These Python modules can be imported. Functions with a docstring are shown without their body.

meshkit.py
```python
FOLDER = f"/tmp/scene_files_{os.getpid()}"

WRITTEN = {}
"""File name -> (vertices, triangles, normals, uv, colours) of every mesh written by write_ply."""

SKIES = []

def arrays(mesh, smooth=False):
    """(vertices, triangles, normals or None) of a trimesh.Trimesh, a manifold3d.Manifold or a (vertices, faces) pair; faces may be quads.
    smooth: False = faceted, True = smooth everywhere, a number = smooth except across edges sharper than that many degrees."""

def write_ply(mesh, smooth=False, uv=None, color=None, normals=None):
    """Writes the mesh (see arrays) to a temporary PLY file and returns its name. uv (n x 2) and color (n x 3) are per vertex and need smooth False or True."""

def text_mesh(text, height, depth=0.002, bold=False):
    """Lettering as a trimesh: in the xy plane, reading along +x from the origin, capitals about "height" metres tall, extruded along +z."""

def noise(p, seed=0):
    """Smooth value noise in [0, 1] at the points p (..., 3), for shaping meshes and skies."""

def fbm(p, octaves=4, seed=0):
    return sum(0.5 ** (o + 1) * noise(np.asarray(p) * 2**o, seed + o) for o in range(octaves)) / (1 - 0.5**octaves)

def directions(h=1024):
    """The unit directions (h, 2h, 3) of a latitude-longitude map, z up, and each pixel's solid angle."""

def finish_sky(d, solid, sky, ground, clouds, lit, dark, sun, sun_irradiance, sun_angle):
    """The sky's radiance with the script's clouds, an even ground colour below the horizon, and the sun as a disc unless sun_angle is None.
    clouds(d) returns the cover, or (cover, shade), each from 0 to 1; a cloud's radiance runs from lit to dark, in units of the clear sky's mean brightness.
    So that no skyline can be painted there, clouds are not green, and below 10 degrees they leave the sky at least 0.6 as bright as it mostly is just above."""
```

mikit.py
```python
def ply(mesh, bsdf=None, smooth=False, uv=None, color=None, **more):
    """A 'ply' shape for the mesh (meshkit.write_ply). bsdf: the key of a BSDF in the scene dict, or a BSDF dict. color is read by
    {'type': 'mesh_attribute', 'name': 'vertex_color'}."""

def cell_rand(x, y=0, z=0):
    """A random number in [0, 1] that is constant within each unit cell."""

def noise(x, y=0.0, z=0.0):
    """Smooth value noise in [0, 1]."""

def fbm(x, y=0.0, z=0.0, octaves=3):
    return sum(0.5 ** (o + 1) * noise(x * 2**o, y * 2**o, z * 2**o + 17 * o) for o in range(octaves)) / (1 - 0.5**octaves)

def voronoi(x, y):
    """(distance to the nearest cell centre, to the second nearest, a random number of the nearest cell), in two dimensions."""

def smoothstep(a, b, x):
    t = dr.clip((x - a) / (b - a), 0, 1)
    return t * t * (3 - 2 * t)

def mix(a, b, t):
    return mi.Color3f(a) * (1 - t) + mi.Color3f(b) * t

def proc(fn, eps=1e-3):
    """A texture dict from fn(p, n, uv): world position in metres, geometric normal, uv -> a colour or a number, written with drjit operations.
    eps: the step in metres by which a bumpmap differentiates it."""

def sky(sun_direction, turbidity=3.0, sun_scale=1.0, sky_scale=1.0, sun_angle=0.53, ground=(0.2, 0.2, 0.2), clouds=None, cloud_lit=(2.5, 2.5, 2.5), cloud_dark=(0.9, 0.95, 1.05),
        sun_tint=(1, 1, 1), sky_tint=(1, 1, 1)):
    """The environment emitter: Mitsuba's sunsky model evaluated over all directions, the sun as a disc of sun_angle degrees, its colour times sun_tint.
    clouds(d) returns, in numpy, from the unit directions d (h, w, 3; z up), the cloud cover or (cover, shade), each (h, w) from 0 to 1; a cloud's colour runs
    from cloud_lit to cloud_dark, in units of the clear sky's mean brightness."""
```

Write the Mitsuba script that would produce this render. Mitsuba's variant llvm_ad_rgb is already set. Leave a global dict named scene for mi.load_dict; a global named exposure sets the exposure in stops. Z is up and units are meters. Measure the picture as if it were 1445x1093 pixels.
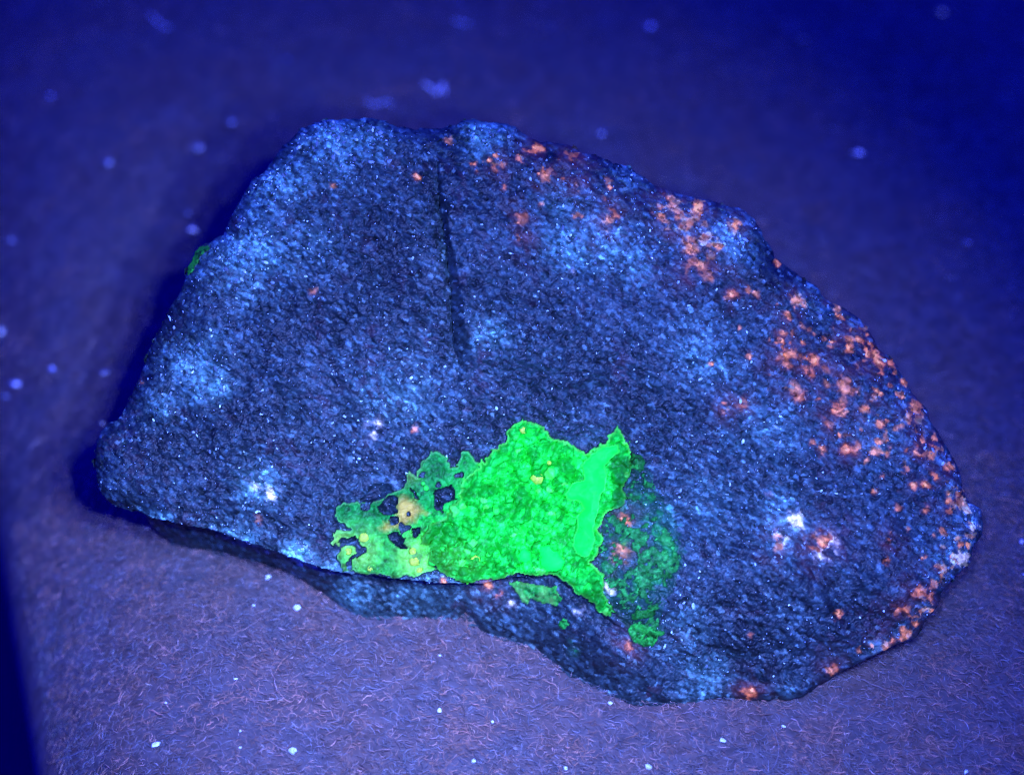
import math
import numpy as np
import trimesh
import mitsuba as mi
import drjit as dr
import mikit
import meshkit
from scipy import ndimage
from scipy.spatial import cKDTree
import shapely
from shapely.geometry import Polygon

scene, labels = {'type': 'scene'}, {}
MM = 0.001
T = mi.ScalarTransform4f

# ---------------------------------------------------------------- camera, lamp, room glow, exposure
LEAN = math.radians(50)                                   # the camera looks down at 50 degrees; the rock's broken face leans back by the rest
RIGHT = np.array([1.0, 0, 0])
UP = np.array([0, math.sin(LEAN), math.cos(LEAN)])        # up along the rock face
OUT = np.array([0, -math.cos(LEAN), math.sin(LEAN)])      # out of the rock face
CENTRE = np.array([0, 0, 20.7])                           # middle of the face, millimetres above the mat


def pose(p):
    """Points (n x 3) of the rock's own frame (right, up the face, out of the face; mm) in world metres."""
    p = np.asarray(p, float)
    return (CENTRE + p[:, :1] * RIGHT + p[:, 1:2] * UP + p[:, 2:3] * OUT) * MM


eye = (CENTRE + 300 * OUT) * MM
scene['camera'] = {'type': 'thinlens', 'fov': 2 * math.degrees(math.atan(52 / 300)), 'fov_axis': 'x', 'near_clip': 0.01, 'far_clip': 5.0,
                   'aperture_radius': 0.0042, 'focus_distance': 0.2995,
                   'to_world': T().look_at(origin=eye.tolist(), target=(CENTRE * MM).tolist(), up=[0, 0, 1])}
exposure = 0.0
# the ultraviolet torch held beside the camera, aimed low: hot centre and wider spill, violet-blue leakage
lamp_at = [21, 14, 190]
for ring_spot in range(5):                                      # one torch split into a ring of spots, added to soften shadow edges
    q = 2 * math.pi * ring_spot / 5
    at = pose([[lamp_at[0] + 15 * math.cos(q), lamp_at[1] + 15 * math.sin(q), lamp_at[2]]])[0].tolist()
    for name, aim, cut, power in (('torch_hot_centre', [-11, -29, -8], 22.5, (0.122, 0.185, 0.56)), ('torch_spill', [0, -5, 0], 60, (0.0022, 0.009, 0.115))):
        scene[name + (f'_{ring_spot:03d}' if ring_spot else '')] = {
            'type': 'spot', 'cutoff_angle': cut, 'beam_width': 2.0, 'sampling_weight': 3.0, 'intensity': {'type': 'rgb', 'value': [v / 5 for v in power]},
            'to_world': T().look_at(origin=at, target=pose([aim])[0].tolist(), up=[0, 0, 1])}
scene['room_glow'] = {'type': 'constant', 'sampling_weight': 8.0, 'radiance': {'type': 'rgb', 'value': [0.003, 0.004, 1.6]}}

# ---------------------------------------------------------------- measured outlines, millimetres (right, up the rock face)
RIM_TOP = [[-21.55,26.66], [-20.6,27.02], [-18.42,27.46], [-16.96,27.46], [-15.5,27.53], [-14.26,27.6], [-12.95,27.31], [-11.85,26.73], [-10.39,26.58], [-8.93,26.58],
    [-7.11,26.66], [-6.02,26.88], [-4.92,27.39], [-3.68,27.46], [-2.37,27.24], [-0.55,27.09], [0.4,26.73], [1.28,26.0], [2.88,25.2], [4.19,25.27], [5.65,24.91], [7.11,24.18],
    [8.57,23.81], [10.03,23.23], [11.85,22.72], [13.31,21.99], [14.77,20.9], [16.23,20.31], [17.32,19.95], [18.63,19.66], [20.24,19.36], [22.06,18.71], [23.16,18.63],
    [24.03,18.12], [24.98,17.25], [25.71,16.15], [26.44,14.7], [27.17,13.46], [28.99,11.92], [30.08,11.05], [31.03,10.76], [31.62,10.1], [32.27,9.08], [33.37,8.5],
    [34.46,7.91], [35.55,7.26], [36.43,6.31], [37.16,5.0], [37.74,3.97], [38.84,3.03], [39.57,2.08], [40.29,0.84], [41.02,-0.4], [42.12,-1.71], [42.7,-2.44], [43.21,-3.68],
    [43.94,-4.78], [44.67,-6.09], [45.18,-7.18], [45.76,-8.13], [46.06,-9.01], [46.2,-10.47], [46.86,-11.71], [47.81,-12.14], [48.1,-13.02], [48.32,-14.11], [47.95,-15.21],
    [47.08,-16.45], [46.64,-18.12], [46.13,-18.49], [45.04,-19.36], [43.94,-20.68], [43.43,-22.13], [42.48,-23.23], [41.97,-24.32], [41.39,-25.27]]
RIM_BOTTOM = [[40.43,-26.23], [38.55,-26.71], [37.4,-27.25], [35.47,-28.27], [33.18,-29.41], [31.28,-30.48], [29.38,-31.61], [27.91,-31.88], [26.85,-31.61], [26.11,-31.94],
    [23.6,-31.81], [21.45,-31.61], [19.27,-31.94], [17.1,-32.14], [14.93,-32.21], [12.06,-32.21], [10.63,-31.61], [9.57,-31.08], [7.78,-30.28], [5.62,-29.35], [3.82,-28.13],
    [2.37,-26.91], [0.91,-26.57], [-0.18,-26.23], [-1.65,-25.89], [-2.97,-25.41], [-3.56,-25.0], [-4.45,-24.52], [-4.97,-24.04], [-6.07,-24.1], [-9.02,-24.04],
    [-11.96,-23.97], [-14.91,-24.04], [-16.4,-23.69], [-17.91,-22.86], [-19.06,-22.09], [-20.97,-20.9], [-23.28,-19.63], [-25.96,-18.64], [-28.62,-18.0], [-30.91,-17.5],
    [-33.94,-17.14], [-36.26,-16.42], [-37.71,-15.48], [-38.55,-14.61]]
RIM_LEFT = [[-38.47,-13.16], [-40.29,-12.36], [-41.75,-11.56], [-42.48,-10.47], [-42.85,-8.64], [-42.85,-6.82], [-42.63,-5.36], [-42.12,-4.27], [-41.61,-3.76], [-40.66,-3.17],
    [-39.71,-2.08], [-38.84,-0.26], [-38.11,1.57], [-37.38,3.39], [-36.79,4.85], [-36.28,5.94], [-35.55,7.4], [-34.83,8.86], [-34.1,9.96], [-33.59,11.05], [-33.37,12.14],
    [-33.0,13.24], [-32.64,13.97], [-31.54,14.7], [-30.81,15.06], [-29.72,15.79], [-28.99,17.25], [-28.48,18.34], [-27.53,19.8], [-26.66,21.26], [-25.71,21.99],
    [-24.98,22.72], [-23.89,24.18], [-23.52,24.69], [-22.43,25.64], [-22.06,26.29]]
RIDGE = [[-41.2,-11.34], [-39.76,-12.06], [-37.97,-12.85], [-36.74,-13.28], [-34.01,-13.85], [-30.41,-14.57], [-26.81,-15.8], [-23.93,-16.73], [-21.77,-17.6], [-19.61,-18.32],
    [-17.45,-18.82], [-14.57,-19.18], [-11.7,-19.54], [-7.38,-19.83], [-3.06,-19.97], [0.25,-19.25], [4.21,-19.04], [5.72,-20.12], [7.02,-21.05], [8.24,-21.84],
    [9.39,-23.21], [11.34,-24.36], [12.78,-25.8], [14.93,-27.24], [18.53,-29.04], [23.57,-29.9], [29.33,-29.76], [35.09,-27.46], [40.84,-24.94]]
CRUST = [[-3.13,-7.67], [-2.27,-7.02], [-1.4,-6.23], [-0.61,-5.36], [-0.47,-4.28], [0.11,-3.74], [1.15,-3.49], [2.34,-3.56], [3.06,-3.99], [3.71,-4.5], [4.14,-5.12],
    [5.07,-5.54], [6.3,-5.79], [6.8,-6.3], [7.59,-6.73], [8.17,-6.3], [9.18,-5.79], [10.04,-4.93], [10.54,-4.26], [10.98,-3.99], [11.05,-4.79], [11.62,-5.79], [12.13,-6.48],
    [11.98,-8.17], [11.7,-9.54], [11.34,-10.33], [11.7,-11.19], [10.4,-12.31], [9.39,-12.99], [8.67,-14.0], [9.03,-15.22], [8.67,-16.59], [7.74,-17.6], [8.17,-18.24],
    [9.03,-18.68], [9.18,-19.68], [9.03,-20.48], [9.68,-21.63], [10.62,-22.71], [9.39,-23.07], [8.89,-22.71], [8.24,-21.7], [6.95,-20.91], [5.72,-19.97], [4.14,-18.96],
    [3.13,-19.04], [1.88,-19.04], [0.25,-18.96], [-1.33,-19.32], [-2.91,-19.58], [-4.5,-19.83], [-5.79,-19.68], [-6.66,-18.96], [-7.67,-18.46], [-8.24,-17.53],
    [-8.82,-16.45], [-8.96,-15.37], [-8.02,-13.67], [-6.66,-12.63], [-5.43,-11.26], [-5.29,-9.9], [-4.14,-8.74]]
THIN_CRUST = [[-2.91,-8.02], [-3.71,-7.52], [-4.24,-6.8], [-4.93,-6.59], [-5.29,-7.16], [-5.61,-8.02], [-6.12,-8.02], [-6.66,-7.02], [-7.52,-6.37], [-8.35,-6.48], [-8.67,-7.16],
    [-9.39,-7.67], [-9.54,-9.03], [-10.26,-8.46], [-10.9,-8.53], [-10.76,-9.54], [-11.26,-10.26], [-12.13,-10.76], [-13.13,-11.26], [-14.36,-11.77], [-14.68,-11.45],
    [-16.23,-11.7], [-17.24,-11.77], [-18.1,-12.49], [-17.96,-13.13], [-16.91,-13.85], [-16.37,-14.29], [-17.74,-14.43], [-18.17,-14.86], [-18.39,-15.87], [-17.74,-17.6],
    [-17.24,-18.64], [-15.22,-18.89], [-13.49,-18.96], [-11.77,-19.32], [-10.76,-18.96], [-10.04,-19.4], [-9.03,-18.96], [-7.67,-18.46], [-5.94,-19.54], [-5.94,-16.81],
    [-5.94,-13.21], [-4.5,-10.33], [-2.34,-8.89]]
DRIP = [[9.18,-5.97], [10.76,-5.79], [10.98,-6.51], [10.04,-7.16], [9.39,-8.02], [9.61,-9.03], [9.39,-10.4], [8.86,-10.94], [8.74,-12.31], [8.24,-14.21], [8.34,-15.37],
    [8.17,-16.23], [7.74,-16.95], [7.16,-17.17], [6.44,-16.73], [6.12,-16.09], [6.37,-14.86], [6.66,-14.0], [6.44,-13.13], [7.31,-12.13], [6.8,-11.62], [5.58,-11.34],
    [5.43,-10.76], [6.12,-9.68], [7.31,-9.25], [7.02,-7.81], [8.1,-6.73]]
BLOBS = [[[2.7,-16.09], [3.56,-15.91], [4.71,-16.73], [5.36,-17.6], [5.07,-18.32], [4.07,-18.64], [2.84,-18.1]], [[0.76,-16.73], [1.26,-16.23], [1.84,-16.66], [1.91,-17.45],
    [1.33,-17.81], [0.76,-17.45]]]
HOLES = [[[-14.5,-9.9], [-12.99,-9.68], [-11.95,-10.51], [-12.27,-10.9], [-13.49,-11.26], [-14.43,-11.98], [-15.22,-11.26]], [[-7.67,-10.4], [-6.15,-9.9], [-5.87,-10.9],
    [-5.61,-11.19], [-6.8,-11.77], [-7.38,-12.06], [-7.74,-11.26]], [[-17.6,-15.37], [-16.05,-15.04], [-15.87,-15.65], [-16.91,-15.8], [-17.53,-15.65]], [[-12.8,-14.72],
    [-11.62,-14.72], [-11.0,-15.37], [-10.76,-16.42], [-11.77,-16.23], [-12.27,-15.73]], [[-10.26,-14.29], [-9.18,-14.29], [-9.03,-14.93], [-9.54,-15.29], [-10.26,-14.79]],
    [[-12.99,-11.26], [-11.7,-11.26], [-11.7,-12.49], [-12.78,-12.99], [-13.42,-12.34]], [[-10.4,-10.18], [-9.97,-10.33], [-9.32,-11.34], [-9.82,-11.26]], [[-6.51,-12.49],
    [-5.94,-12.2], [-6.08,-13.06], [-6.59,-12.99]], [[-16.88,-17.24], [-16.16,-17.17], [-16.23,-17.45], [-16.81,-17.45]]]
TAN = [[-11.84,-11.05], [-10.76,-10.62], [-9.25,-11.48], [-8.17,-12.78], [-9.54,-13.78], [-11.26,-14.57], [-13.28,-14.79], [-13.71,-14.14], [-12.2,-13.06]]
PATCHES = [[[-0.27,-19.97], [0.76,-19.83], [2.2,-20.12], [4.43,-20.3], [5.07,-21.41], [4.71,-22.2], [3.13,-21.89], [1.88,-21.56], [1.62,-22.13], [0.97,-21.89], [0.61,-21.1]],
    [[4.79,-23.93], [5.15,-23.5], [5.72,-23.64], [5.94,-24.15], [5.51,-24.58], [4.93,-24.43]], [[11.59,-24.29], [12.56,-23.79], [14.29,-24.29], [15.27,-24.76],
    [14.29,-26.02], [13.21,-26.16], [12.24,-25.56]], [[11.98,-22.85], [14.47,-21.89], [14.29,-22.85], [12.24,-23.5]], [[-33.14,11.41], [-33.0,12.56], [-32.57,13.57],
    [-32.06,14.36], [-31.27,14.5], [-30.84,14.14], [-31.56,13.64], [-32.14,12.56], [-32.5,11.55]], [[12.27,-6.73], [13.13,-6.73], [13.57,-7.45], [13.35,-8.31], [12.56,-8.46],
    [12.06,-7.81]]]
FRINGE = [[11.7,-6.73], [13.49,-7.45], [14.57,-10.33], [16.37,-12.49], [17.45,-16.09], [16.95,-18.96], [15.29,-21.12], [14.79,-23.28], [15.29,-24.72], [13.13,-26.16],
    [11.7,-24.36], [10.47,-22.71], [9.03,-20.48], [8.89,-18.82], [8.46,-17.89], [8.89,-15.22], [9.18,-12.99], [11.34,-11.91]]
BEADS = [[2.56,-9.18,0.61,'y'], [1.12,-4.35,0.36,'y'], [-3.71,-17.6,0.58,'y'], [3.78,-7.63,0.22,'y'], [-10.04,-16.59,0.36,'y'], [-9.9,-17.6,0.5,'y'], [-9.39,-18.53,0.32,'y'],
    [-15.01,-15.22,0.5,'y'], [-16.66,-16.66,0.36,'y'], [-5.79,-13.78,0.36,'g'], [-8.02,-17.6,0.43,'g'], [-14.43,-18.39,0.29,'y'], [-4.14,-13.57,0.36,'g'],
    [-5.58,-15.01,0.29,'g'], [0.4,-5.07,0.36,'g'], [2.84,-10.47,0.36,'g'], [0.54,-14.29,0.43,'g'], [-2.34,-9.25,0.36,'g'], [-1.62,-12.49,0.43,'g'], [-0.18,-16.09,0.36,'g'],
    [-4.86,-18.24,0.36,'g'], [-2.34,-16.95,0.29,'g'], [-8.74,-10.18,0.29,'g'], [-9.03,-9.75,0.22,'g'], [-7.02,-16.45,0.36,'g'], [-5.94,-15.73,0.43,'g'],
    [4.86,-13.21,0.36,'g'], [3.42,-14.29,0.29,'g']]
HAZE_GREEN = [[13.13,-11.05,1.58,0.45], [14.21,-13.21,1.73,0.4], [15.29,-16.45,1.44,0.8], [15.51,-15.37,1.15,0.6], [11.34,-15.37,0.86,0.5], [10.47,-15.01,1.01,0.5],
    [13.13,-20.04,1.58,0.45], [12.06,-21.48,1.08,0.4], [10.26,-19.83,1.15,0.5], [14.93,-18.96,1.15,0.4], [6.3,-26.81,0.58,0.5], [6.01,-25.8,0.36,0.4], [9.54,-18.24,1.01,0.5],
    [10.98,-12.13,0.72,0.4], [14.57,-14.29,0.86,0.5]]
ORANGE = [[-6.51,25.15,0.36], [2.27,24.29,0.58], [0.76,23.07,0.29], [-0.9,22.13,0.43], [-9.68,21.48,0.36], [3.56,21.34,0.5], [6.66,20.48,0.43], [0.9,17.02,0.5], [1.12,14.86,0.43],
    [9.32,16.45,0.65], [10.26,17.74,0.5], [6.44,17.53,0.36], [16.01,18.32,1.08], [16.52,17.17,1.01], [14.93,17.96,0.58], [19.11,18.32,0.72], [18.53,16.45,0.86],
    [22.85,16.45,0.65], [18.17,14.0,0.79], [19.25,12.78,1.15], [20.69,14.14,0.58], [24.0,9.82,0.29], [22.2,9.46,0.43], [28.82,8.96,0.5], [27.89,7.31,0.5], [33.07,8.24,0.43],
    [32.57,6.23,0.22], [33.86,4.64,0.65], [27.24,5.29,0.36], [27.89,2.99,0.79], [30.05,2.48,0.65], [28.61,-0.25,0.58], [31.7,1.33,0.65], [33.65,-0.11,0.86],
    [37.39,3.13,0.79], [38.47,2.48,0.36], [39.91,0.68,0.36], [35.73,-2.2,0.5], [23.21,-1.55,0.43], [21.99,-2.2,0.43], [31.99,-3.49,0.5], [31.42,-6.37,0.36],
    [33.65,-6.15,0.43], [34.8,-6.01,0.5], [40.34,-2.63,0.58], [41.28,-3.27,0.43], [41.78,-4.28,0.43], [41.06,-6.37,0.5], [42.64,-9.61,0.65], [40.77,-9.82,0.36],
    [31.49,-11.77,0.29], [45.59,-11.91,0.72], [39.04,-12.34,0.36], [26.16,-10.9,0.29], [44.44,-8.17,0.43], [38.18,-15.44,0.43], [37.68,-17.31,0.29], [32.71,-23.14,0.36],
    [24.0,-24.94,0.25], [23.93,-30.98,0.58], [43.51,-14.5,0.36], [43.58,-16.09,0.36], [43.44,-18.24,0.43], [43.15,-19.32,0.36], [41.56,-21.27,0.94], [39.26,-22.56,0.65],
    [40.84,-24.0,0.36], [40.2,-25.08,0.36], [37.82,-26.02,0.5], [32.35,-28.54,0.43], [30.77,-15.73,0.86], [26.59,-16.23,0.43], [26.67,-14.93,0.43], [-19.97,9.68,0.32],
    [-37.68,0.61,0.29], [-18.17,20.26,0.22], [-9.9,-4.14,0.29], [-4.79,-1.98,0.32], [-7.02,-19.9,0.36], [-2.34,-20.4,0.43], [-1.26,-21.48,0.36], [11.77,-26.16,0.43],
    [11.34,-13.21,0.5], [11.12,-16.66,0.72], [-25.73,-13.21,0.36], [29.33,-0.97,0.5], [27.17,4.07,0.5], [36.17,-0.97,0.36], [32.57,-2.05,0.5], [35.45,2.27,0.43],
    [21.77,-1.69,0.29], [29.33,6.23,0.36], [37.97,-6.73,0.36], [39.76,-8.17,0.36], [37.25,-3.85,0.36], [42.28,-6.73,0.36], [39.4,-10.33,0.29], [41.56,-12.49,0.36],
    [42.28,-22.56,0.36], [43.16,-20.01,0.25], [35.64,5.84,0.48], [37.96,-3.39,0.19], [36.57,4.46,0.26], [39.55,-0.37,0.2], [44.54,-18.31,0.16], [32.96,7.61,0.19],
    [36.28,-26.09,0.2], [43.99,-9.58,0.2], [34.79,6.23,0.17], [38.46,0.26,0.31], [41.67,-3.17,0.27], [38.93,1.49,0.17], [43.07,-19.62,0.19], [40.67,-23.01,0.25],
    [44.93,-9.99,0.28], [42.75,-5.91,0.24], [43.74,-6.27,0.31], [38.55,-25.51,0.27], [34.94,-26.54,0.24], [40.63,-4.14,0.35], [42.53,-19.97,0.38], [42.62,-8.39,0.42],
    [37.09,2.93,0.34], [43.83,-18.44,0.29], [44.21,-11.42,0.25], [42.36,-20.98,0.36], [45.17,-17.7,0.35], [37.6,-26.02,0.2], [45.2,-11.65,0.28], [44.78,-17.46,0.19],
    [41.31,-5.14,0.4], [33.59,7.06,0.24], [36.08,3.57,0.33], [41.48,-21.98,0.17], [42.84,-18.01,0.19], [42.59,-8.47,0.28], [44.23,-10.78,0.19], [39.63,-0.84,0.21],
    [44.8,-17.52,0.27], [37.21,-0.63,0.2], [37.29,1.79,0.37], [46.21,-16.04,0.21], [46.2,-11.84,0.4], [45.35,-15.96,0.23], [45.2,-10.8,0.29], [39.28,-0.61,0.26],
    [44.24,-12.56,0.29], [44.67,-17.18,0.33], [42.9,-4.99,0.41], [33.28,7.09,0.25], [41.1,-22.22,0.5], [44.45,-8.26,0.27], [33.9,7.06,0.16], [41.77,-21.14,0.26],
    [44.7,-17.33,0.35], [43.1,-5.37,0.26], [41.99,-22.04,0.19], [35.63,4.9,0.44], [44.02,-6.67,0.34], [42.17,-4.14,0.25], [36.26,5.3,0.18], [41.03,-2.05,0.5],
    [34.31,5.94,0.34], [46.03,-11.61,0.18], [43.9,-7.91,0.23], [35.2,6.37,0.18], [46.26,-14.9,0.35], [45.06,-15.4,0.26], [42.95,-5.98,0.43], [42.0,-21.2,0.17],
    [46.44,-13.82,0.18], [39.54,-25.32,0.52], [39.32,-0.53,0.18], [42.87,-9.38,0.18], [37.53,-8.94,0.21], [42.74,-15.05,0.23], [35.6,-3.35,0.14], [39.74,-6.33,0.18],
    [43.79,-8.33,0.14], [36.81,3.09,0.18], [25.89,1.27,0.21], [38.84,-4.29,0.21], [25.97,-0.11,0.14], [36.84,-0.23,0.21], [28.33,4.46,0.18], [36.6,-10.64,0.25],
    [43.73,-16.59,0.13], [28.78,-0.33,0.26], [28.55,8.0,0.17], [38.44,-6.37,0.36], [32.97,-2.76,0.23], [36.91,1.69,0.22], [37.88,-4.73,0.29], [20.29,2.44,0.22],
    [28.71,5.35,0.35], [26.13,4.84,0.15], [35.97,-7.25,0.25], [43.11,-19.28,0.18], [36.87,-2.75,0.17], [36.59,-0.05,0.14], [24.07,3.33,0.23], [23.1,6.05,0.16],
    [27.13,8.45,0.24], [32.51,4.72,0.15], [33.16,-4.78,0.17], [27.39,4.81,0.25], [30.37,-5.65,0.24], [30.59,5.34,0.18], [31.76,5.02,0.2], [41.4,-17.25,0.2],
    [37.06,-5.41,0.27], [39.65,-7.54,0.24], [29.39,8.56,0.42], [35.09,-4.2,0.18], [29.61,4.52,0.21], [31.84,0.58,0.14], [33.95,-4.69,0.28], [35.02,-0.56,0.21],
    [32.44,4.18,0.24], [27.34,12.75,0.31], [37.31,-6.5,0.19], [24.97,9.5,0.28], [33.6,-2.45,0.3], [34.08,2.11,0.15], [39.96,-14.5,0.23], [36.67,-6.27,0.38],
    [32.99,-1.7,0.46], [37.98,-5.16,0.24], [30.35,1.12,0.31], [40.14,-3.29,0.33], [36.25,-2.51,0.17], [30.91,-1.25,0.18], [30.13,5.86,0.28], [39.42,-4.06,0.25],
    [5.18,20.93,0.21], [14.02,18.1,0.17], [-3.05,22.68,0.13], [14.82,18.6,0.13], [0.87,23.41,0.23], [-2.28,23.04,0.2], [-3.62,21.73,0.18], [15.96,18.33,0.17],
    [9.23,19.33,0.3], [3.08,22.03,0.19], [9.7,21.03,0.36], [14.45,17.92,0.19], [9.97,20.28,0.18], [-0.83,20.22,0.21], [15.57,18.73,0.14], [6.1,23.09,0.61],
    [17.36,17.58,0.16], [-1.66,22.03,0.24], [-1.68,23.44,0.2], [3.23,18.58,0.24], [-1.84,22.06,0.28], [3.81,21.52,0.31], [2.96,21.8,0.24], [-4.07,22.68,0.27],
    [-1.75,22.27,0.31]]
WHITE = [[28.25,-13.57,0.65], [31.49,-15.94,0.72], [31.13,-17.17,0.5], [27.46,-15.37,0.36], [-14.07,-4.35,0.65], [-14.36,-4.71,0.36], [-25.95,-9.46,0.58], [-24.29,-10.47,0.5],
    [6.23,11.7,0.25], [-0.54,-21.99,0.43], [9.68,-19.9,0.43], [7.02,-22.71,0.36], [45.52,-17.53,0.65], [46.75,-14.29,0.43], [37.61,2.99,0.29], [19.83,14.86,0.36]]
PALE = [[-18.17,24.94,3.96,1], [-13.85,25.66,2.3,0.8], [-23.93,20.62,3.24,0.8], [-26.81,13.42,4.32,0.7], [-20.33,15.58,2.88,0.4], [-31.85,1.91,3.24,0.55],  # pale mineral, also painted-in light for the dim top and right rim
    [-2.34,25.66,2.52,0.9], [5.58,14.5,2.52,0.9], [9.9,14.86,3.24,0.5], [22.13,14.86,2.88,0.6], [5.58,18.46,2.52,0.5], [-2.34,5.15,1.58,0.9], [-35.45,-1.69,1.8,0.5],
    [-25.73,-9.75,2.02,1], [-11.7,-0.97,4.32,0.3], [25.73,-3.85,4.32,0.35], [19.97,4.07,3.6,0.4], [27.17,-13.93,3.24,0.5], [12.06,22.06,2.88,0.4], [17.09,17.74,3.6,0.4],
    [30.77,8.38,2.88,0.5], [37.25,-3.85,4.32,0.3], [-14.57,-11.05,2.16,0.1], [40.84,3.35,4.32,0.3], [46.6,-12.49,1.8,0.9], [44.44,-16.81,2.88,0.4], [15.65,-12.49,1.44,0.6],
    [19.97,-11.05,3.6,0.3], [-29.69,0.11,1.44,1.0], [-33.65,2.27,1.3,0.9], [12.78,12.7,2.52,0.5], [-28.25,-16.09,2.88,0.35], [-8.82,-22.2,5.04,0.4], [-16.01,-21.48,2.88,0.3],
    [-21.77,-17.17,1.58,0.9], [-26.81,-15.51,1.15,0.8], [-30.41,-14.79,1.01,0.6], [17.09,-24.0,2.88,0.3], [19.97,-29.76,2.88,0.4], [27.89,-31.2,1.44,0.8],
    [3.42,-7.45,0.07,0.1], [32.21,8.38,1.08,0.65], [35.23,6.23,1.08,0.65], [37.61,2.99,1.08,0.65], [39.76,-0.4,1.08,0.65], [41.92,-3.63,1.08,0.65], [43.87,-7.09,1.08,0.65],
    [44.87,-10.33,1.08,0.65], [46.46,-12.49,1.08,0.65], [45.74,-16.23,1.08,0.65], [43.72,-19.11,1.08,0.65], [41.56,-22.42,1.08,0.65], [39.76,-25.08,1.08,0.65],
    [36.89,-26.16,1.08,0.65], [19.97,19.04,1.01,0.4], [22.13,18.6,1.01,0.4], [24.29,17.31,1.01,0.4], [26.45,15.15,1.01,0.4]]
DARK = [[-11.7,15.58,5.4,0.5], [-11.7,20.62,2.88,0.35], [-5.94,21.7,1.3,0.5], [0.9,10.54,4.32,0.4], [12.78,0.47,4.32,0.5], [-28.25,-5.29,5.04,0.35], [29.33,-18.24,2.16,0.5],  # dark mineral; zones on the lower front stand in for shade
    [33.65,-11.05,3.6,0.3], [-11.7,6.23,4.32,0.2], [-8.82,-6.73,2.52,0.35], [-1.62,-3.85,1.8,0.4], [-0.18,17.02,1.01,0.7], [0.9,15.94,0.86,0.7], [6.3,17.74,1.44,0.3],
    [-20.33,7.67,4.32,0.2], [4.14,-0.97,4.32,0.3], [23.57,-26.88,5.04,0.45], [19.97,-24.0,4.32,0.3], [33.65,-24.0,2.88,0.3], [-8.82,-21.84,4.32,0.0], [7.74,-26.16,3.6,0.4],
    [-1.62,-24.0,2.16,0.4], [-11.34,-8.74,0.72,0.7], [17.09,-6.73,2.88,0.3], [-22.13,-1.69,3.6,0.2], [37.97,7.67,0.07,0]]
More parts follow.
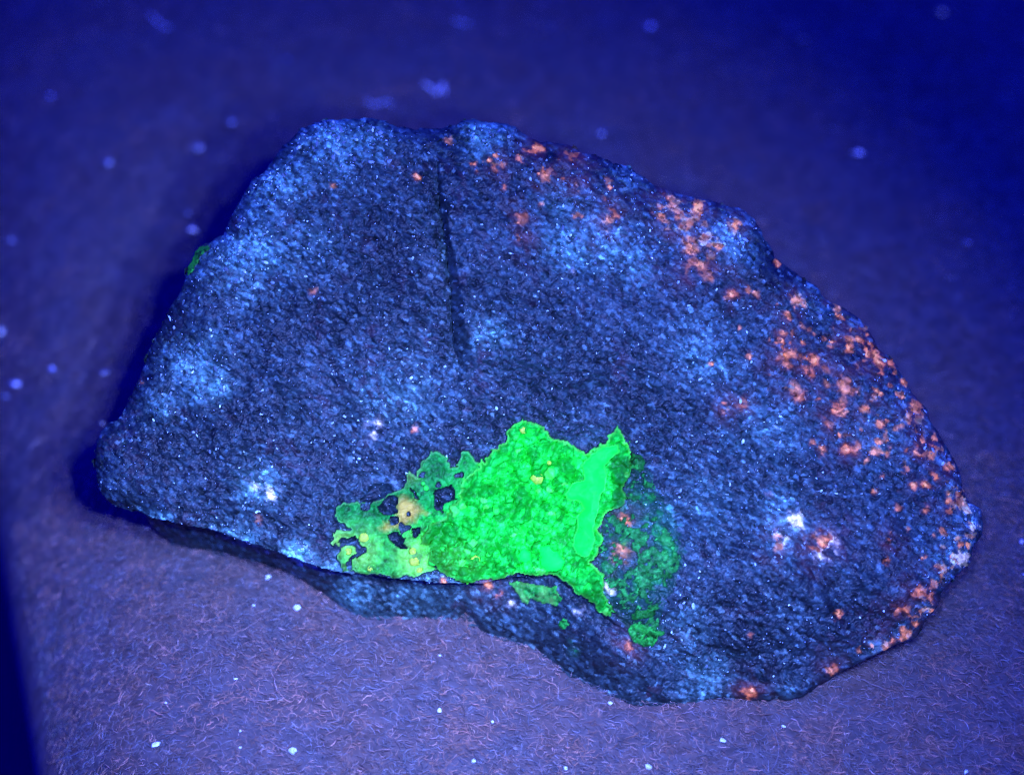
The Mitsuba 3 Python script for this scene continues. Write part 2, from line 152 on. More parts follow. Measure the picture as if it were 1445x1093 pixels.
SPECKS = [[-36.16,-27.9,-2.63,0.64,0.28,20,'s'], [-22.0,-30.38,0.0,0.43,0.43,0,'s'], [-22.4,-12.74,0.0,0.44,0.37,0,'s'], [-25.56,-8.81,0.0,0.45,0.3,40,'s'],
    [-7.36,-25.53,0.0,0.29,0.29,0,'s'], [-3.86,-31.55,0.0,0.28,0.28,0,'s'], [5.34,-32.39,0.0,0.25,0.25,0,'s'], [9.97,-24.59,0.0,0.25,0.22,0,'s'],
    [13.63,-32.22,0.0,0.42,0.28,-40,'s'], [21.21,-29.11,0.0,0.36,0.25,-30,'s'], [45.29,-32.8,0.0,0.28,0.21,70,'s'], [-1.97,-26.82,0.0,0.21,0.21,0,'s'],
    [-35.42,-23.29,-1.8,0.18,0.14,0,'s'], [-27.42,-27.85,-0.12,0.18,0.14,0,'s'], [-28.23,-21.51,-0.06,0.29,0.14,10,'s'], [-26.92,-12.38,0.0,0.22,0.15,0,'s'],
    [-7.4,-18.65,0.0,0.22,0.15,0,'s'], [27.44,-27.33,0.0,0.29,0.14,-30,'s'], [-27.31,-29.77,-0.16,0.18,0.14,0,'s'], [-59.53,33.39,-9.26,0.88,0.64,10,'b'],
    [-59.41,45.02,-6.14,0.74,0.41,-10,'b'], [-56.86,24.76,-8.61,0.94,0.63,0,'b'], [-58.21,24.56,-10.4,0.63,0.47,0,'b'], [-52.13,23.67,-4.57,0.71,0.47,0,'b'],
    [-45.52,20.66,-1.51,0.95,0.32,8,'b'], [-45.3,13.86,-2.09,0.47,0.31,0,'b'], [-47.81,51.84,-0.21,0.75,0.59,0,'b'], [-37.48,54.1,0.0,0.84,0.76,0,'b'],
    [-33.62,58.49,0.0,0.59,0.51,0,'b'], [-37.07,41.0,0.0,0.74,0.66,0,'b'], [-37.75,43.71,0.0,0.41,0.33,0,'b'], [10.61,56.7,0.0,0.59,0.42,0,'b'],
    [16.98,74.88,0.0,0.7,0.79,0,'b'], [53.32,77.81,0.0,0.7,0.53,0,'b'], [35.47,72.98,0.0,0.7,0.44,0,'b'], [40.79,53.4,0.0,0.92,0.5,0,'b'], [52.3,38.99,0.0,0.98,0.41,0,'b'],
    [53.92,-4.07,0.0,0.45,0.38,0,'b'], [53.66,-8.44,0.0,0.3,0.3,0,'b'], [-27.63,69.35,0.0,0.52,0.35,0,'b'], [-56.29,64.6,-1.49,0.6,0.34,0,'b']]
LINT = [[[-10.94,65.15,0.0], [-10.07,64.54,0.0], [-9.2,63.69,0.0], [-8.78,63.93,0.0], [-8.28,65.15,0.0], [-8.08,63.32,0.0]], [[-44.95,77.43,0.0], [-43.8,76.15,0.0],
    [-42.86,75.26,0.0], [-41.96,74.88,0.0]], [[-17.7,61.74,0.0], [-17.11,62.11,0.0], [-15.99,61.5,0.0], [-15.15,61.98,0.0], [-14.28,61.5,0.0]], [[-7.22,76.41,0.0],
    [-6.17,76.02,0.0], [-5.03,75.39,0.0]]]
EDGE = [[-55.3,15.99], [-43.2,-33.06]]
CRACK = [[-7.52,19.9], [-7.09,17.74], [-6.73,14.14], [-6.37,10.54], [-6.08,6.95], [-5.94,4.07], [-5.58,2.27]]
SPECK_LABELS = [
    'largest sharp elongated bluish dust grain on the mat near the lower left corner',
    'hollow cup-shaped pale dust grain on the mat, near the bottom edge left of the middle',
    'hollow pale dust grain just below the left underside of the rock',
    'violet blue dust grain touching the lower left foot of the rock',
    'bright dust grain alone on the mat, below the notch in the rock foot',
    'round pale dust grain at the bottom edge, below the notch of the rock',
    'small bluish dust grain at the bottom edge, right of the middle',
    'small pale dust grain touching the rock foot at its front corner',
    'slanted bluish flake of dust at the bottom edge, under the front of the rock',
    'bright white dust grain on the mat in front of the rock, right of the middle',
    'small upright dust grain at the bottom edge near the lower right corner',
    'dull grey dust grain on the mat below the middle of the rock',
    'tiny white dust grain above the largest elongated grain at lower left',
    'tiny white dust grain above and left of the cup-shaped grain',
    'flat pale sliver of dust on the mat between rock foot and lower left corner',
    'faint dust grain on the mat left of the hollow grain under the rock',
    'faint tiny dust grain close below the notch in the rock foot',
    'thin bluish sliver of dust in front of the right part of the rock',
    'tiny white dust grain just left of the cup-shaped grain',
    'bright blurred white grain cut by the left edge, level with the middle of the rock',
    'blurred dust grain near the left edge, level with the upper part of the rock',
    'large blurred blue dust grain at the left edge, upper one of a close pair',
    'blurred blue dust grain at the left edge, lower one of a close pair',
    'blurred dust grain just right of the close pair at the left edge',
    'long blurred blue dust grain at the edge of the rock shadow on the left',
    'bright dust grain beside the left tip of the rock',
    'blurred dust grain at upper left, next left of the largest blurred grain',
    'largest blurred dust grain beside the upper left rim of the rock',
    'blurred dust grain nearest the top left corner of the rock',
    'blurred blue dust grain inside the rock shadow beside the upper left rim',
    'faint dust grain just above the blue grain in the rock shadow',
    'faint curved dust grain just above the top rim of the rock, right of its middle',
    'faint blurred dust grain far behind the rock at the top edge, right of the middle',
    'faint blurred dust grain near the top right corner',
    'very faint dust grain at the top, between the top right corner and the middle',
    'wide faint dust grain on the dark mat right of the rock top',
    'wide faint dust grain near the right edge beside the upper rock',
    'dust grain at the right edge beside the right tip of the rock',
    'small dust grain at the right edge just below the level of the right tip',
    'faint dust grain far behind the rock, left of the middle near the top edge',
    'very faint dust grain near the left edge in the upper left corner']
SPECK_GLOW = {19: 1.2, 20: 0.5, 27: 0.6, 26: 0.45, 25: 0.8, 24: 0.5, 23: 0.4, 28: 0.3, 30: 0.25, 31: 0.3, 32: 0.2, 33: 0.3, 34: 0.12, 35: 0.3, 36: 0.2, 39: 0.12, 40: 0.15}
LINT_LABELS = ['curled bluish tuft of lint on the mat above the rock top', 'faint thin hair of lint near the top edge at left', 'faint kinked hair of lint just above the left part of the rock top',
               'short faint hair of lint at the top edge above the curled tuft']

# ---------------------------------------------------------------- materials
VC = {'type': 'mesh_attribute', 'name': 'vertex_color'}
scene['rock_surface'] = {'type': 'twosided', 'b': {'type': 'principled', 'base_color': VC, 'roughness': 0.52, 'specular': 0.35}}
scene['crust_surface'] = {'type': 'twosided', 'b': {'type': 'principled', 'base_color': VC, 'roughness': 0.55, 'specular': 0.2}}
scene['glaze_surface'] = {'type': 'twosided', 'b': {'type': 'principled', 'base_color': VC, 'roughness': 0.6, 'specular': 0.15}}
scene['crystal_surface'] = {'type': 'twosided', 'b': {'type': 'principled', 'base_color': VC, 'roughness': 0.25, 'specular': 0.8}}
scene['fibre_surface'] = {'type': 'twosided', 'b': {'type': 'principled', 'base_color': VC, 'roughness': 0.8, 'specular': 0.2}}


def felt_colour(p, n, uv):
    x, y = p.x * 1000, p.y * 1000
    a = mikit.fbm(x * 0.25, y * 0.25, 3.0, octaves=3)
    b = mikit.fbm(x * 1.2 + y * 0.5, y * 1.4 - x * 0.4, 9.0, octaves=3)
    c = mikit.mix((0.18, 0.118, 0.10), (0.155, 0.12, 0.115), mikit.smoothstep(0.3, 0.7, a))
    return c * (0.38 + 0.72 * b)


scene['felt_surface'] = {'type': 'twosided', 'b': {'type': 'principled', 'base_color': mikit.proc(felt_colour), 'roughness': 0.9, 'specular': 0.15}}
scene['dark_table_surface'] = {'type': 'twosided', 'b': {'type': 'principled', 'base_color': {'type': 'rgb', 'value': [0.04, 0.035, 0.05]}, 'roughness': 0.6}}


def glow(scale, weight=0.02):
    """Fluorescence: the mineral gives off light of its own colour under the ultraviolet torch."""
    return {'type': 'area', 'radiance': {'type': 'mesh_attribute', 'name': 'vertex_color', 'scale': float(scale)}, 'sampling_weight': weight}


def ground_w(y):
    """Depth (out of the face, mm) of the mat behind height y on the face."""
    return -(CENTRE[2] + y * math.cos(LEAN)) / math.sin(LEAN)


def label(key, text=None, category=None, group=None, kind=None):
    d = {k: v for k, v in (('label', text), ('category', category), ('group', group), ('kind', kind)) if v}
    labels[key] = d


# ---------------------------------------------------------------- the mat and the table under it
E0, E1 = np.array(EDGE[0]), np.array(EDGE[1])
along = (E1 - E0) / np.linalg.norm(E1 - E0)               # towards the camera
inward = np.array([-along[1], along[0]])
if inward[0] < 0:
    inward = -inward
CURL_R, CURL_AT = 24.0, 19.0  # roll shaped so the left edge falls off into shade


def mat_point(t, s):
    """Mat surface (mm): t along its left edge, s across; the roll at its left edge is added to shade it."""
    s = np.asarray(s, float) - CURL_AT
    phi = np.clip(-s / CURL_R, 0, math.pi / 2)
    across = np.where(s > 0, s, -CURL_R * np.sin(phi))
    z = np.where(s > 0, 0.0, -CURL_R * (1 - np.cos(phi)) - np.maximum(-s - CURL_R * math.pi / 2, 0))
    xy = E0 + np.asarray(t, float)[..., None] * along + (across + CURL_AT)[..., None] * inward
    return np.concatenate([xy, z[..., None]], -1)


ts = np.concatenate([np.linspace(-230, -60, 60), np.linspace(-59.6, 75, 420), np.linspace(76, 140, 30)])
ss = np.concatenate([np.linspace(-65, -16, 30), np.linspace(-15.7, 130, 470), np.linspace(131, 210, 30)])
tt, sg = np.meshgrid(ts, ss, indexing='ij')
P = mat_point(tt, sg)
bump = meshkit.fbm(np.stack([P[..., 0] / 1.3, P[..., 1] / 1.3, P[..., 2] / 1.3], -1), 3, 5) - 0.5
P[..., 2] += 0.16 * bump - 0.03 + 0.5 * (meshkit.noise(np.stack([P[..., 0] / 30, P[..., 1] / 30, 0 * P[..., 0]], -1), 8) - 0.5) * 0
nt, ns = tt.shape
idx = np.arange(nt * ns).reshape(nt, ns)
quads = np.stack([idx[:-1, :-1], idx[1:, :-1], idx[1:, 1:], idx[:-1, 1:]], -1).reshape(-1, 4)
scene['felt_mat'] = mikit.ply((P.reshape(-1, 3) * MM, quads), 'felt_surface', smooth=True)
label('felt_mat', 'brown fibrous felt mat that the rock lies on, with a roll added at its left edge to shade it', 'mat', kind='structure')
tb = trimesh.creation.box((0.9, 0.9, 0.02))
tb.apply_translation([0.05, 0.1, -0.075])
scene['table'] = mikit.ply(tb, 'dark_table_surface')
label('table', 'dark table under the felt mat', 'table', kind='structure')

# loose fibres of the felt, bent hairs lying over one another
rng = np.random.default_rng(11)


def tubes(path, radius, sides=3):
    """Many tubes at once: path (n, k, 3), radius (n,) -> vertices, faces."""
    n, k, _ = path.shape
    tan = np.gradient(path, axis=1)
    tan /= np.linalg.norm(tan, axis=2, keepdims=True) + 1e-12
    a = np.cross(tan, [0, 0, 1.0])
    a /= np.linalg.norm(a, axis=2, keepdims=True) + 1e-12
    b = np.cross(tan, a)
    taper = np.ones(k)
    taper[[0, -1]] = 0.35
    out = []
    for j in range(sides):
        q = 2 * math.pi * j / sides + 0.5
        out.append(path + (radius[:, None, None] * taper[None, :, None]) * (math.cos(q) * a + math.sin(q) * b))
    v = np.stack(out, 2)                                   # n, k, sides, 3
    i = np.arange(n * k * sides).reshape(n, k, sides)
    r = np.roll(i, -1, 2)
    f = np.stack([i[:, :-1], r[:, :-1], r[:, 1:], i[:, 1:]], -1).reshape(-1, 4)
    return v.reshape(-1, 3), np.vstack([f[:, [0, 1, 2]], f[:, [0, 2, 3]]])


def fibres(n, x0, x1, y0, y1, length, rad, height, k=5):
    """n hairs over a rectangle of the mat, combed loosely from upper left to lower right."""
    p = np.stack([rng.uniform(x0, x1, n), rng.uniform(y0, y1, n)], 1)
    side = (p - E0) @ inward
    p = p[side > CURL_AT - 0.9 * CURL_R]
    n = len(p)
    th = rng.normal(-0.55, 0.75, n) + np.where(rng.random(n) < 0.35, rng.uniform(0, math.pi, n), 0)
    L = length * rng.lognormal(0, 0.45, n)
    bend = rng.normal(0, 0.9, n)
    s = np.linspace(-0.5, 0.5, k)
    ang = th[:, None] + bend[:, None] * s + rng.normal(0, 0.12, (n, k))
    step = np.stack([np.cos(ang), np.sin(ang)], -1) * (L / (k - 1))[:, None, None]
    xy = p[:, None] + np.cumsum(step, 1) - step.sum(1, keepdims=True) / 2
    z = rng.gamma(1.6, height / 1.6, n)[:, None] + height * 0.7 * np.sin(rng.uniform(0, 6, n)[:, None] + s * rng.uniform(1, 6, n)[:, None]) + 0.02
    across, down = (xy - E0) @ inward, (xy - E0) @ along
    phi = np.arcsin(np.clip((CURL_AT - across) / CURL_R, 0, 0.98))
    lean = np.concatenate([-np.sin(phi)[..., None] * inward, np.cos(phi)[..., None]], -1)
    base = np.concatenate([xy, (-CURL_R * (1 - np.cos(phi)))[..., None]], -1)
    path = base + lean * np.maximum(z, 0.0)[..., None]
    v, f = tubes(path, rad * rng.lognormal(0, 0.25, n))
    tone = 0.5 * meshkit.fbm(np.stack([p[:, 0] / 5, p[:, 1] / 5, 0 * p[:, 0]], 1), 3, 21) + 0.5 * meshkit.fbm(np.stack([p[:, 0] / 1.2, p[:, 1] / 1.2, 0 * p[:, 0]], 1), 2, 22)
    mixv = np.clip((tone - 0.5) * 2.6 + 0.42 + rng.normal(0, 0.33, n), 0, 1)[:, None]
    c = np.array([0.18, 0.165, 0.165]) * (1 - mixv) + np.array([0.37, 0.19, 0.125]) * mixv
    c = 1.12 * c * rng.lognormal(0, 0.38, n)[:, None]
    return v, f, np.repeat(np.clip(c, 0.01, 0.9), k * 3, 0)


parts = [fibres(66000, -60, 66, -42, 8, 0.62, 0.04, 0.10, 4), fibres(700, -60, 66, -42, 2, 2.6, 0.03, 0.15, 7), fibres(14000, -64, 70, 6, 95, 1.4, 0.035, 0.05, 4)]
off = np.cumsum([0] + [len(q[0]) for q in parts])
scene['felt_mat__fibre'] = mikit.ply((np.vstack([q[0] for q in parts]) * MM, np.vstack([q[1] + o for q, o in zip(parts, off)])), 'fibre_surface', smooth=True,
                                     color=np.vstack([q[2] for q in parts]))
label('felt_mat__fibre', kind='stuff')

# ---------------------------------------------------------------- the rock: a finely displaced broken face with a rough back
H = 0.1
outline = Polygon(RIM_TOP + RIM_BOTTOM + RIM_LEFT)
x0, y0, x1, y1 = outline.bounds
gx, gy = np.meshgrid(np.arange(x0 - 0.6, x1 + 0.6, H), np.arange(y0 - 0.6, y1 + 0.6, H), indexing='ij')


def field(scale, octaves=3, seed=0, stretch=1.0, turn=0.0):
    """fbm in [-1, 1] over the face; scale in mm, optionally stretched along a direction."""
    c, s = math.cos(turn), math.sin(turn)
    u, v = (c * gx + s * gy) / (scale * stretch), (-s * gx + c * gy) / scale
    return 2 * meshkit.fbm(np.stack([u + 50, v + 50, 0 * u + seed * 3.7], -1), octaves, seed) - 1


rag_x, rag_y = field(1.1, 3, 31), field(1.1, 3, 32)
fine_x, fine_y = field(0.45, 2, 33), field(0.45, 2, 34)


def sdf(poly, rag=0.35, fine=0.18):
    """Signed distance (mm, positive inside) to a polygon whose border is roughened."""
    wx, wy = gx + rag * rag_x + fine * fine_x, gy + rag * rag_y + fine * fine_y
    bx = shapely.bounds(Polygon(poly).buffer(2.5))
    i0, i1 = np.clip(np.searchsorted(gx[:, 0], [bx[0], bx[2]]), 0, gx.shape[0])
    j0, j1 = np.clip(np.searchsorted(gy[0], [bx[1], bx[3]]), 0, gx.shape[1])
    d = np.full(gx.shape, -9.0)
    m = shapely.contains_xy(Polygon(poly), wx[i0:i1, j0:j1], wy[i0:i1, j0:j1])
    d[i0:i1, j0:j1] = (ndimage.distance_transform_edt(m) - ndimage.distance_transform_edt(~m)) * H
    return d


def ss(a, b, x):
    t = np.clip((x - a) / (b - a), 0, 1)
    return t * t * (3 - 2 * t)


def spots(items, k=2.0, rag=0.5):
    """Sum of soft round zones (x, y, radius, strength)."""
    out = np.zeros(gx.shape)
    for x, y, r, s in items:
        q = ((gx - x + rag * r * 0.5 * rag_x) ** 2 + (gy - y + rag * r * 0.5 * rag_y) ** 2) / (r * r)
        out = np.maximum(out, s * np.exp(-q * k / 2))
    return out


def grains(size, seed, stretch=1.3, turn=-0.7):
    """Crystal grains: id of the grain under each grid point and the offset from its middle."""
    g = np.random.default_rng(seed)
    c, s = math.cos(turn), math.sin(turn)
    m = (np.array([[c, s], [-s, c]]) / np.array([[stretch], [1]]))
    q = np.stack([gx + 0.25 * size * fine_x, gy + 0.25 * size * fine_y], -1) @ m.T
    lo, hi = q.reshape(-1, 2).min(0) - size, q.reshape(-1, 2).max(0) + size
    n = int((hi - lo).prod() / size ** 2)
    pts = g.uniform(lo, hi, (n, 2))
    d, i = cKDTree(pts).query(q.reshape(-1, 2), k=2)
    off = (q.reshape(-1, 2) - pts[i[:, 0]]).reshape(gx.shape + (2,))
    return i[:, 0].reshape(gx.shape), off, (d[:, 1] - d[:, 0]).reshape(gx.shape), n, g


inside = shapely.contains_xy(outline, gx + 0.36 * rag_x + 0.2 * fine_x, gy + 0.36 * rag_y + 0.2 * fine_y)
inside = ndimage.binary_opening(inside, iterations=2)
lab, nl = ndimage.label(inside)
inside = lab == 1 + np.argmax(ndimage.sum(inside, lab, range(1, nl + 1)))

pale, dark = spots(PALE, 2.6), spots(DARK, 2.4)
right_side = ss(-10, 30, gx)

# broad relief of the broken face
ridged = 1 - 2 * np.abs(field(7.5, 2, 4, 1.7, -0.75))
broad = 2.0 * field(19, 3, 1) + 1.3 * field(6.0, 3, 2, 1.8, -0.6) + 0.5 * field(2.0, 3, 3, 1.7, -0.6) + 0.55 * ridged
# step along the crack: the right block stands proud, its edge faces left
ck = np.array(CRACK)
ckx = np.interp(gy, ck[::-1, 1], ck[::-1, 0])
ramp = np.interp(gy, [ck[-1, 1] - 1.5, ck[-1, 1], ck[2, 1], ck[0, 1], ck[0, 1] + 2.5], [0, 2.0, 0.75, 0.5, 0.0])
fade = np.interp(gy, [ck[-1, 1] - 2.5, ck[-1, 1] + 4.0, ck[0, 1] - 3, ck[0, 1] + 4.5], [0, 1, 1, 0])
dxk = gx - ckx + 0.5 * field(3.0, 3, 15) + 0.2 * fine_x
step = ss(0, 1, dxk / np.maximum(ramp, 0.15)) * np.exp(-np.maximum(dxk - ramp, 0) / 12.0) * fade
broad += 1.7 * step - 0.6 * np.exp(-np.abs(dxk) / (0.3 + 0.2 * fine_y)) * fade - 0.35 * np.exp(-np.maximum(-dxk, 0) / 1.5) * (dxk < 0) * fade
# the hollow under and around the green mineral, the scoop right of the middle
broad += 4.0 * np.exp(-((gy + 19) / 7.5) ** 2) * ss(4, 14, gx) * (1 - 0.5 * ss(28, 40, gx))
broad += -0.9 * np.exp(-(((gx - 6) / 16) ** 2 + ((gy + 10) / 9) ** 2)) - 0.8 * np.exp(-(((gx - 13) / 9) ** 2 + ((gy - 1) / 6) ** 2))

gid, goff, gedge, gn, grng = grains(0.36, 7, 1.6, -0.6)
tilt = grng.normal(0, 0.5, (gn, 2))
lift = grng.normal(0, 0.07, gn)
tone1 = grng.lognormal(0, 0.55, gn)
kind1 = grng.random(gn)
fid, foff, fedge, fn, frng = grains(0.23, 9, 1.7, -0.6)
tilt2, lift2, tone2 = frng.normal(0, 0.35, (fn, 2)), frng.normal(0, 0.025, fn), frng.lognormal(0, 0.55, fn)
grain_h = np.einsum('ijk,ijk->ij', tilt[gid], goff) + lift[gid] + np.einsum('ijk,ijk->ij', tilt2[fid], foff) + lift2[fid]
pit = field(0.42, 2, 19, 1.7, -0.6)
grain_h = 0.50 * grain_h + 0.13 * np.sqrt(ss(0, 0.16, fedge)) + 0.20 * field(0.95, 2, 13, 1.8, -0.6) + 0.10 * pit - 0.22 * ss(0.25, 0.55, -pit)
rough = 1.05 + 0.5 * pale + 0.35 * field(4, 2, 12)

# rounded rim along the top, the left and the right
rim = np.array(Polygon(RIM_TOP + RIM_BOTTOM + RIM_LEFT).exterior.segmentize(0.1).coords)
keep = shapely.distance(shapely.points(rim), shapely.LineString(RIM_TOP)) < 0.02
keep |= shapely.distance(shapely.points(rim), shapely.LineString(RIM_LEFT)) < 0.02
d_rim = cKDTree(rim[keep]).query(np.stack([gx, gy], -1).reshape(-1, 2))[0].reshape(gx.shape)
RIM_R = 4.5 + 1.5 * field(9, 2, 14)
rim_drop = 4.0 * (1 - np.sqrt(np.maximum(1 - (1 - np.clip(d_rim / RIM_R, 0, 1)) ** 2, 0)))
main = broad - rim_drop

# the underside below the lip: set back under the overhang, sloping down to the mat
rd, rb = np.array(RIDGE), np.array(sorted(RIM_BOTTOM))
y_ridge = np.interp(gx, rd[:, 0], rd[:, 1]) + 0.16 * rag_x + 0.1 * fine_x
y_foot = np.interp(gx, rb[:, 0], rb[:, 1])
under = (gy < y_ridge) & (gx > rb[0, 0] - 0.3)
t = np.clip((y_ridge - gy) / np.maximum(y_ridge - y_foot, 0.3), 0, 1)
w_foot = ground_w(y_foot) + 0.1
set_back = np.interp(gx, [-36, -17, -4, 8, 13, 20], [0.62, 0.58, 0.5, 0.3, 0.04, 0.0])
w_head = main + (w_foot - main) * set_back
w_under = w_head + (w_foot - w_head) * t ** 1.4 + 0.5 * broad * np.minimum(t, 1 - t) * 2 - 0.4 * ss(0.85, 1, t)
# a notch in the foot
w_under -= 3.0 * np.exp(-(((gx + 4.6) / 0.7) ** 2 + ((gy + 24.3) / 1.0) ** 2))
base = np.where(under, w_under, main)

# ---- minerals: distance fields, then thickness and colour
d_crust, d_thin, d_drip, d_tan = sdf(CRUST, 0.45, 0.3), sdf(THIN_CRUST, 0.4, 0.25), sdf(DRIP, 0.15, 0.08), sdf(TAN, 0.5, 0.3)
flecks = field(0.7, 3, 45) + 0.4 * fine_x
d_crust = np.where((d_crust <= 0) & (d_crust > -1.1) & (flecks > 0.42 - 0.5 * d_crust) & ~under, 0.12, d_crust)
d_blob = np.maximum(sdf(BLOBS[0], 0.15, 0.08), sdf(BLOBS[1], 0.15, 0.08))
d_hole = np.max([sdf(q, 0.45, 0.3) for q in HOLES], 0)
lace = field(1.5, 3, 43)
d_patch = np.array([sdf(q, 0.3, 0.2) for q in PATCHES])
d_thin = np.where((d_hole > 0) | ((lace < -0.36) & (gx < -4)), -0.3, d_thin)
crumb = field(0.8, 3, 41)
bid, boff, bedge, bn, brng = grains(0.72, 17, 1.0, 0.0)
b_r = brng.uniform(0.26, 0.6, bn)
b_tone = brng.normal(0, 1, bn)
dome = np.sqrt(np.maximum(b_r[bid] ** 2 - (boff ** 2).sum(-1), 0))
sid, soff, sedge, sn, srng = grains(0.3, 18, 1.0, 0.0)
s_tone = srng.normal(0, 1, sn)
dome_s = np.sqrt(np.maximum(0.2 ** 2 - (soff ** 2).sum(-1), 0))
smooth_w = ndimage.gaussian_filter(base, 2.0)
thick_w = ndimage.gaussian_filter(main, 12.0)

in_crust = (d_crust > 0) & ~(under & (d_crust < 0.0))
w = base + 0.9 * rough * grain_h * np.where(under, 0.8, 1.0)
lid, loff, ledge, ln, lrng = grains(1.6, 23, 1.0, 0.0)
l_r = lrng.uniform(0.5, 1.25, ln)
lump = np.sqrt(np.maximum(l_r[lid] ** 2 - (loff ** 2).sum(-1), 0)) * (lrng.random(ln) < 0.7)[lid]
cr = np.where(d_crust > 0, 0.45 * ss(0, 0.5, d_crust) + 1.15 * lump + 1.05 * dome + 0.6 * dome_s + 0.22 * crumb, 0)
w = np.where(d_crust > 0, np.where(under, main - 0.15, smooth_w) + cr, w)
only_thin = (d_thin > 0) & (d_crust <= 0)
w = np.where(only_thin, smooth_w + 0.22 * ss(0, 0.15, d_thin) + 0.12 * (np.abs(d_thin - 0.25) < 0.16) + 0.7 * dome_s + 0.55 * dome * ss(-6, -13, gy) + 0.2 * crumb + 0.3 * grain_h, w)
w = np.where((d_hole > 0) & (d_crust <= 0), w - 0.3 * ss(0, 0.35, d_hole), w)
in_drip = d_drip > 0
w = np.where(in_drip, smooth_w + 1.1 + 0.5 * np.sqrt(np.clip(1 - (1 - np.clip(d_drip / 1.0, 0, 1)) ** 2, 0, 1)) + 0.22 * crumb + 0.45 * field(1.6, 2, 62), w)
in_blob = (d_blob > 0) & ~in_drip
w = np.where(in_blob, smooth_w + 1.0 + 0.45 * np.sqrt(np.clip(1 - (1 - np.clip(d_blob / 0.8, 0, 1)) ** 2, 0, 1)) + 0.02 * crumb, w)
for q in d_patch:
    w = np.where(q > 0, w + 0.2 * ss(0, 0.2, q) + 0.6 * dome_s, w)
w = np.maximum(w, ground_w(gy) + 0.12)

# ---- colours: linear reflectance of the minerals, with some highlight and shade painted in
grey = np.array([0.040, 0.077, 0.072])
speck = 1.25 * field(0.42, 2, 55, 1.9, -0.6)
amount = 0.76 * (0.5 + 0.5 * tone1[gid]) * (0.25 + 0.75 * tone2[fid]) * np.exp(1.05 * speck) * (0.66 + 0.45 * field(3, 3, 51, 1.5, -0.6) + 0.35 * field(12, 2, 52))
col = grey * np.clip(amount, 0.12, 3.2)[..., None]
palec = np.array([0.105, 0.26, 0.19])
lip = np.exp(-np.abs(gy - y_ridge - 0.35) / 0.35) * (gy > y_ridge) * ss(-13, -20, gx) * np.clip(0.6 + 1.6 * field(2.2, 2, 56), 0, 1.4)  # highlight painted along the edge of the overhang
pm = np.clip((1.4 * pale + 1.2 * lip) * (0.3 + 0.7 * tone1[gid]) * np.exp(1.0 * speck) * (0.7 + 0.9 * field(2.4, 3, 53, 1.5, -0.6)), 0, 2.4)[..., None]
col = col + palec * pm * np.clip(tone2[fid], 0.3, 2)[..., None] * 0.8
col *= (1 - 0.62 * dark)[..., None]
rusty = np.clip(1.3 * field(2.8, 3, 54) - 0.15, 0, 1)[..., None] * (kind1[gid] < 0.5)[..., None]
col = col * (1 - 0.5 * rusty) + np.array([0.11, 0.045, 0.05]) * 0.5 * rusty
zone = spots([(x, y, 2.6 * r + 0.6, 0.55) for x, y, r in ORANGE if r > 0.42], 2.0)
red_tint = np.clip(zone * (0.55 + 1.5 * field(0.9, 3, 58, 1.6, -0.6)), 0, 0.7)[..., None]
col = col * (1 - 0.6 * red_tint) + np.array([0.20, 0.045, 0.03]) * red_tint
bright = (frng.random(fn)[fid] > 0.982 - 0.06 * np.clip(pale, 0, 1))[..., None]
col = np.where(bright, col * 1.2 + np.array([0.10, 0.17, 0.13]), col)

# faint green haze of thinly spread mineral right of the crust
hz = spots(HAZE_GREEN, 2.2)
hz = (ss(0.22, 0.5, hz * (0.75 + 1.1 * crumb + 0.3 * b_tone[bid])) * 0.75 * (hz > 0.05) + 0.25 * hz)[..., None]
col = col * (1 - 0.7 * hz) + np.array([0.012, 0.30, 0.04]) * hz

green, lime, pale_green, teal = np.array([0.002, 0.50, 0.018]), np.array([0.015, 0.82, 0.06]), np.array([0.14, 0.85, 0.10]), np.array([0.008, 0.22, 0.026])
strength = np.clip(0.38 + 1.05 * np.exp(-(((gx - 5.0) / 11.0) ** 2 + ((gy + 11.5) / 9.5) ** 2) ** 1.3), 0, 1.0)
east = ss(9.6, 10.8, gx) * ss(-6.4, -7.6, gy)
south = ss(-18.2, -20.0, gy) * ss(4.5, 7.0, gx)
strength = np.maximum(strength, 0.85 * ss(7, 8.5, gx) * ss(-8, -6.5, gy)) * (1 - 0.5 * np.maximum(east, 0.5 * south))
edge_line = np.exp(-((d_crust - 0.12) / 0.12) ** 2)
bead_mix = np.clip(0.25 + 0.3 * b_tone[bid] + 0.25 * s_tone[sid] + 0.25 * crumb, 0, 1)[..., None]
bead_mix = np.clip(bead_mix + 0.5 * (dome / b_r[bid])[..., None] - 0.2, 0, 1)  # bead tops lightened, relief shading put into the colour
cc = (green * (1 - bead_mix) + lime * bead_mix) * (strength * np.exp(0.16 * b_tone[bid] + 0.10 * s_tone[sid] + 0.10 * lrng.normal(0, 1, ln)[lid]) * 1.0)[..., None] * (0.85 + 0.2 * crumb)[..., None]
groove = (1 - ss(0, 0.10, bedge))[..., None]
cc = cc * (1 - 0.3 * groove) + np.array([0.002, 0.16, 0.01]) * 0.3 * groove * strength[..., None]  # creases between beads darkened in colour, as shade would
white_bead = ((b_tone[bid] > 1.6) & (dome > 0.15))[..., None]
cc = np.where(white_bead, 0.6 * cc + 0.4 * pale_green, cc)
cc = cc * (1 - 0.45 * edge_line[..., None]) + pale_green * 0.45 * edge_line[..., None] * np.maximum(strength, 0.4)[..., None]
east_crumb = (east * np.clip(0.5 + 1.2 * crumb, 0, 1))[..., None]
cc = cc * (1 - 0.7 * east_crumb) + np.array([0.008, 0.07, 0.02]) * 0.7 * east_crumb

